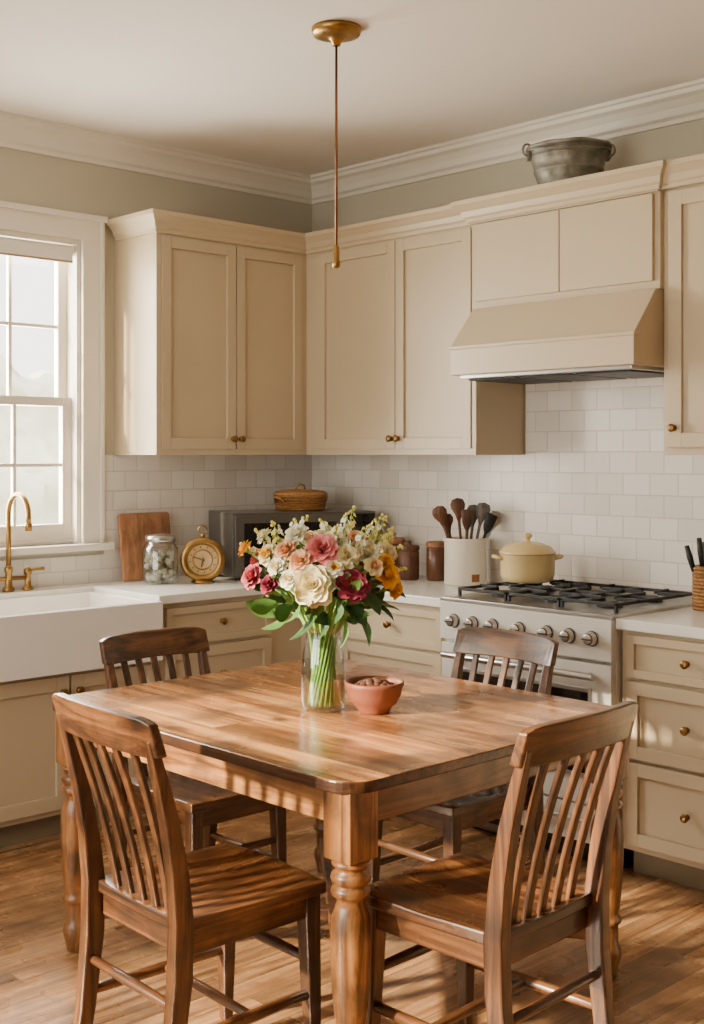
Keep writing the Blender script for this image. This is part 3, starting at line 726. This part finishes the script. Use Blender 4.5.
for (px,py,fw,dx,dz,L) in ((262,598,-.08,-1,-.3,.09),(275,610,-.08,-.8,-.9,.09),(255,585,-.02,-1,.2,.09),(380,600,-.06,1,-.2,.09),(365,612,-.08,.7,-.8,.1),(300,615,-.1,-.4,-1,.08),(345,612,-.12,.3,-1,.09),(395,590,0,1,.1,.07),(325,606,-.13,.1,-.6,.09),(285,600,-.12,-.5,-.3,.08),(352,600,-.12,.5,-.3,.08),(240,580,0,-1,.5,.06),(372,588,-.1,.8,-.6,.08),(338,595,-.15,.2,-.8,.07),(295,598,-.15,-.3,-.9,.07),(310,604,-.14,-.1,-1,.08)):
    c=bp(px,py,fw)-R3*dx*.04; leaf(c,R3*dx+U3*dz-F3*.3,random.random()*.5+pi*.25,L,.024,random.choice((P_leaf,P_leafd)),0,.7)
for i in range(20):
    an=i*2*pi/20
    b.tube([O+Vector((math.cos(an)*.045,math.sin(an)*.045,.016)),O+Vector((math.cos(an+.5)*.03,math.sin(an+.5)*.03,.12)),O+Vector((math.cos(an+1)*.04,math.sin(an+1)*.04,.22)),O+Vector((math.cos(an+1)*.1,math.sin(an+1)*.1,.33))],.004,P_stem,6)
b.done()
# bowl
b=B('terracotta_bowl')
bw=Vector((-1.857,-2.357,.7603)); b.M=T(bw)
b.lathe([(.04,0),(.045,.004),(.047,.012),(.066,.03),(.077,.052),(.08,.07),(.085,.078),(.086,.088),(.081,.091),(.076,.082),(.070,.055),(.05,.022),(.001,.016)],M_terra,36)
b.done()
b=B('walnuts')
b.M=T(bw)
for i in range(26):
    a=i*2.4; r=.049*math.sqrt((i+.5)/26)*1.05; b.sphere((r*math.cos(a),r*math.sin(a),.072+.018*(1-r/.055)),.0145,M_nut,10,(1,1,.85))
b.lathe([(.058,.05),(.063,.062),(.001,.066)],M_nut,20)
b.done()

# ---------------------------------------------------------------- outdoors
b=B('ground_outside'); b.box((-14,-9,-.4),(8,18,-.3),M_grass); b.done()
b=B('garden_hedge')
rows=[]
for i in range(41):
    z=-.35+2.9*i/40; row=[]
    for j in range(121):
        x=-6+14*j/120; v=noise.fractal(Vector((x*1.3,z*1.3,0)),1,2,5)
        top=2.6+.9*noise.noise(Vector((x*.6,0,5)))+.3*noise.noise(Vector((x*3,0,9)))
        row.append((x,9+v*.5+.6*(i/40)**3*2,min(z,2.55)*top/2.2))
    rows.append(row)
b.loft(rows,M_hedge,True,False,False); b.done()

# ---------------------------------------------------------------- lights
w=bpy.data.worlds.new('world'); scn.world=w; w.use_nodes=True
bg=w.node_tree.nodes['Background']; bg.inputs[0].default_value=(1,.965,.91,1); bg.inputs[1].default_value=5.0
def area(n,loc,rot,sx,sy,pw,col):
    l=bpy.data.lights.new(n,'AREA'); l.shape='RECTANGLE'; l.size=sx; l.size_y=sy; l.energy=pw; l.color=col
    o=bpy.data.objects.new(n,l); scn.collection.objects.link(o); o.location=loc; o.rotation_euler=rot; return o
area('window_light',(-1.82,.3,1.8),(math.radians(-90),0,0),.8,1.3,170,(1,.95,.84))
area('side_daylight',(XL-.3,-2.3,1.7),(0,math.radians(-90),0),1.8,3.1,60,(1,.93,.82))
sl=bpy.data.lights.new('sun','SUN'); sl.energy=20; sl.angle=math.radians(2.5); sl.color=(1,.84,.60)
so=bpy.data.objects.new('sun',sl); scn.collection.objects.link(so)
so.rotation_euler=Vector((.85,-.26,-.33)).normalized().to_track_quat('-Z','Y').to_euler()

# ---------------------------------------------------------------- camera
cam=bpy.data.cameras.new('camera'); co=bpy.data.objects.new('camera',cam); scn.collection.objects.link(co)
co.location=(-4.34,-4.88,1.5); co.rotation_euler=(pi/2,0,math.radians(-43.5))
cam.sensor_width=36; cam.sensor_fit='AUTO'; cam.lens=1231/1024*36; cam.shift_y=-57/1024
cam.clip_start=.05
scn.camera=co
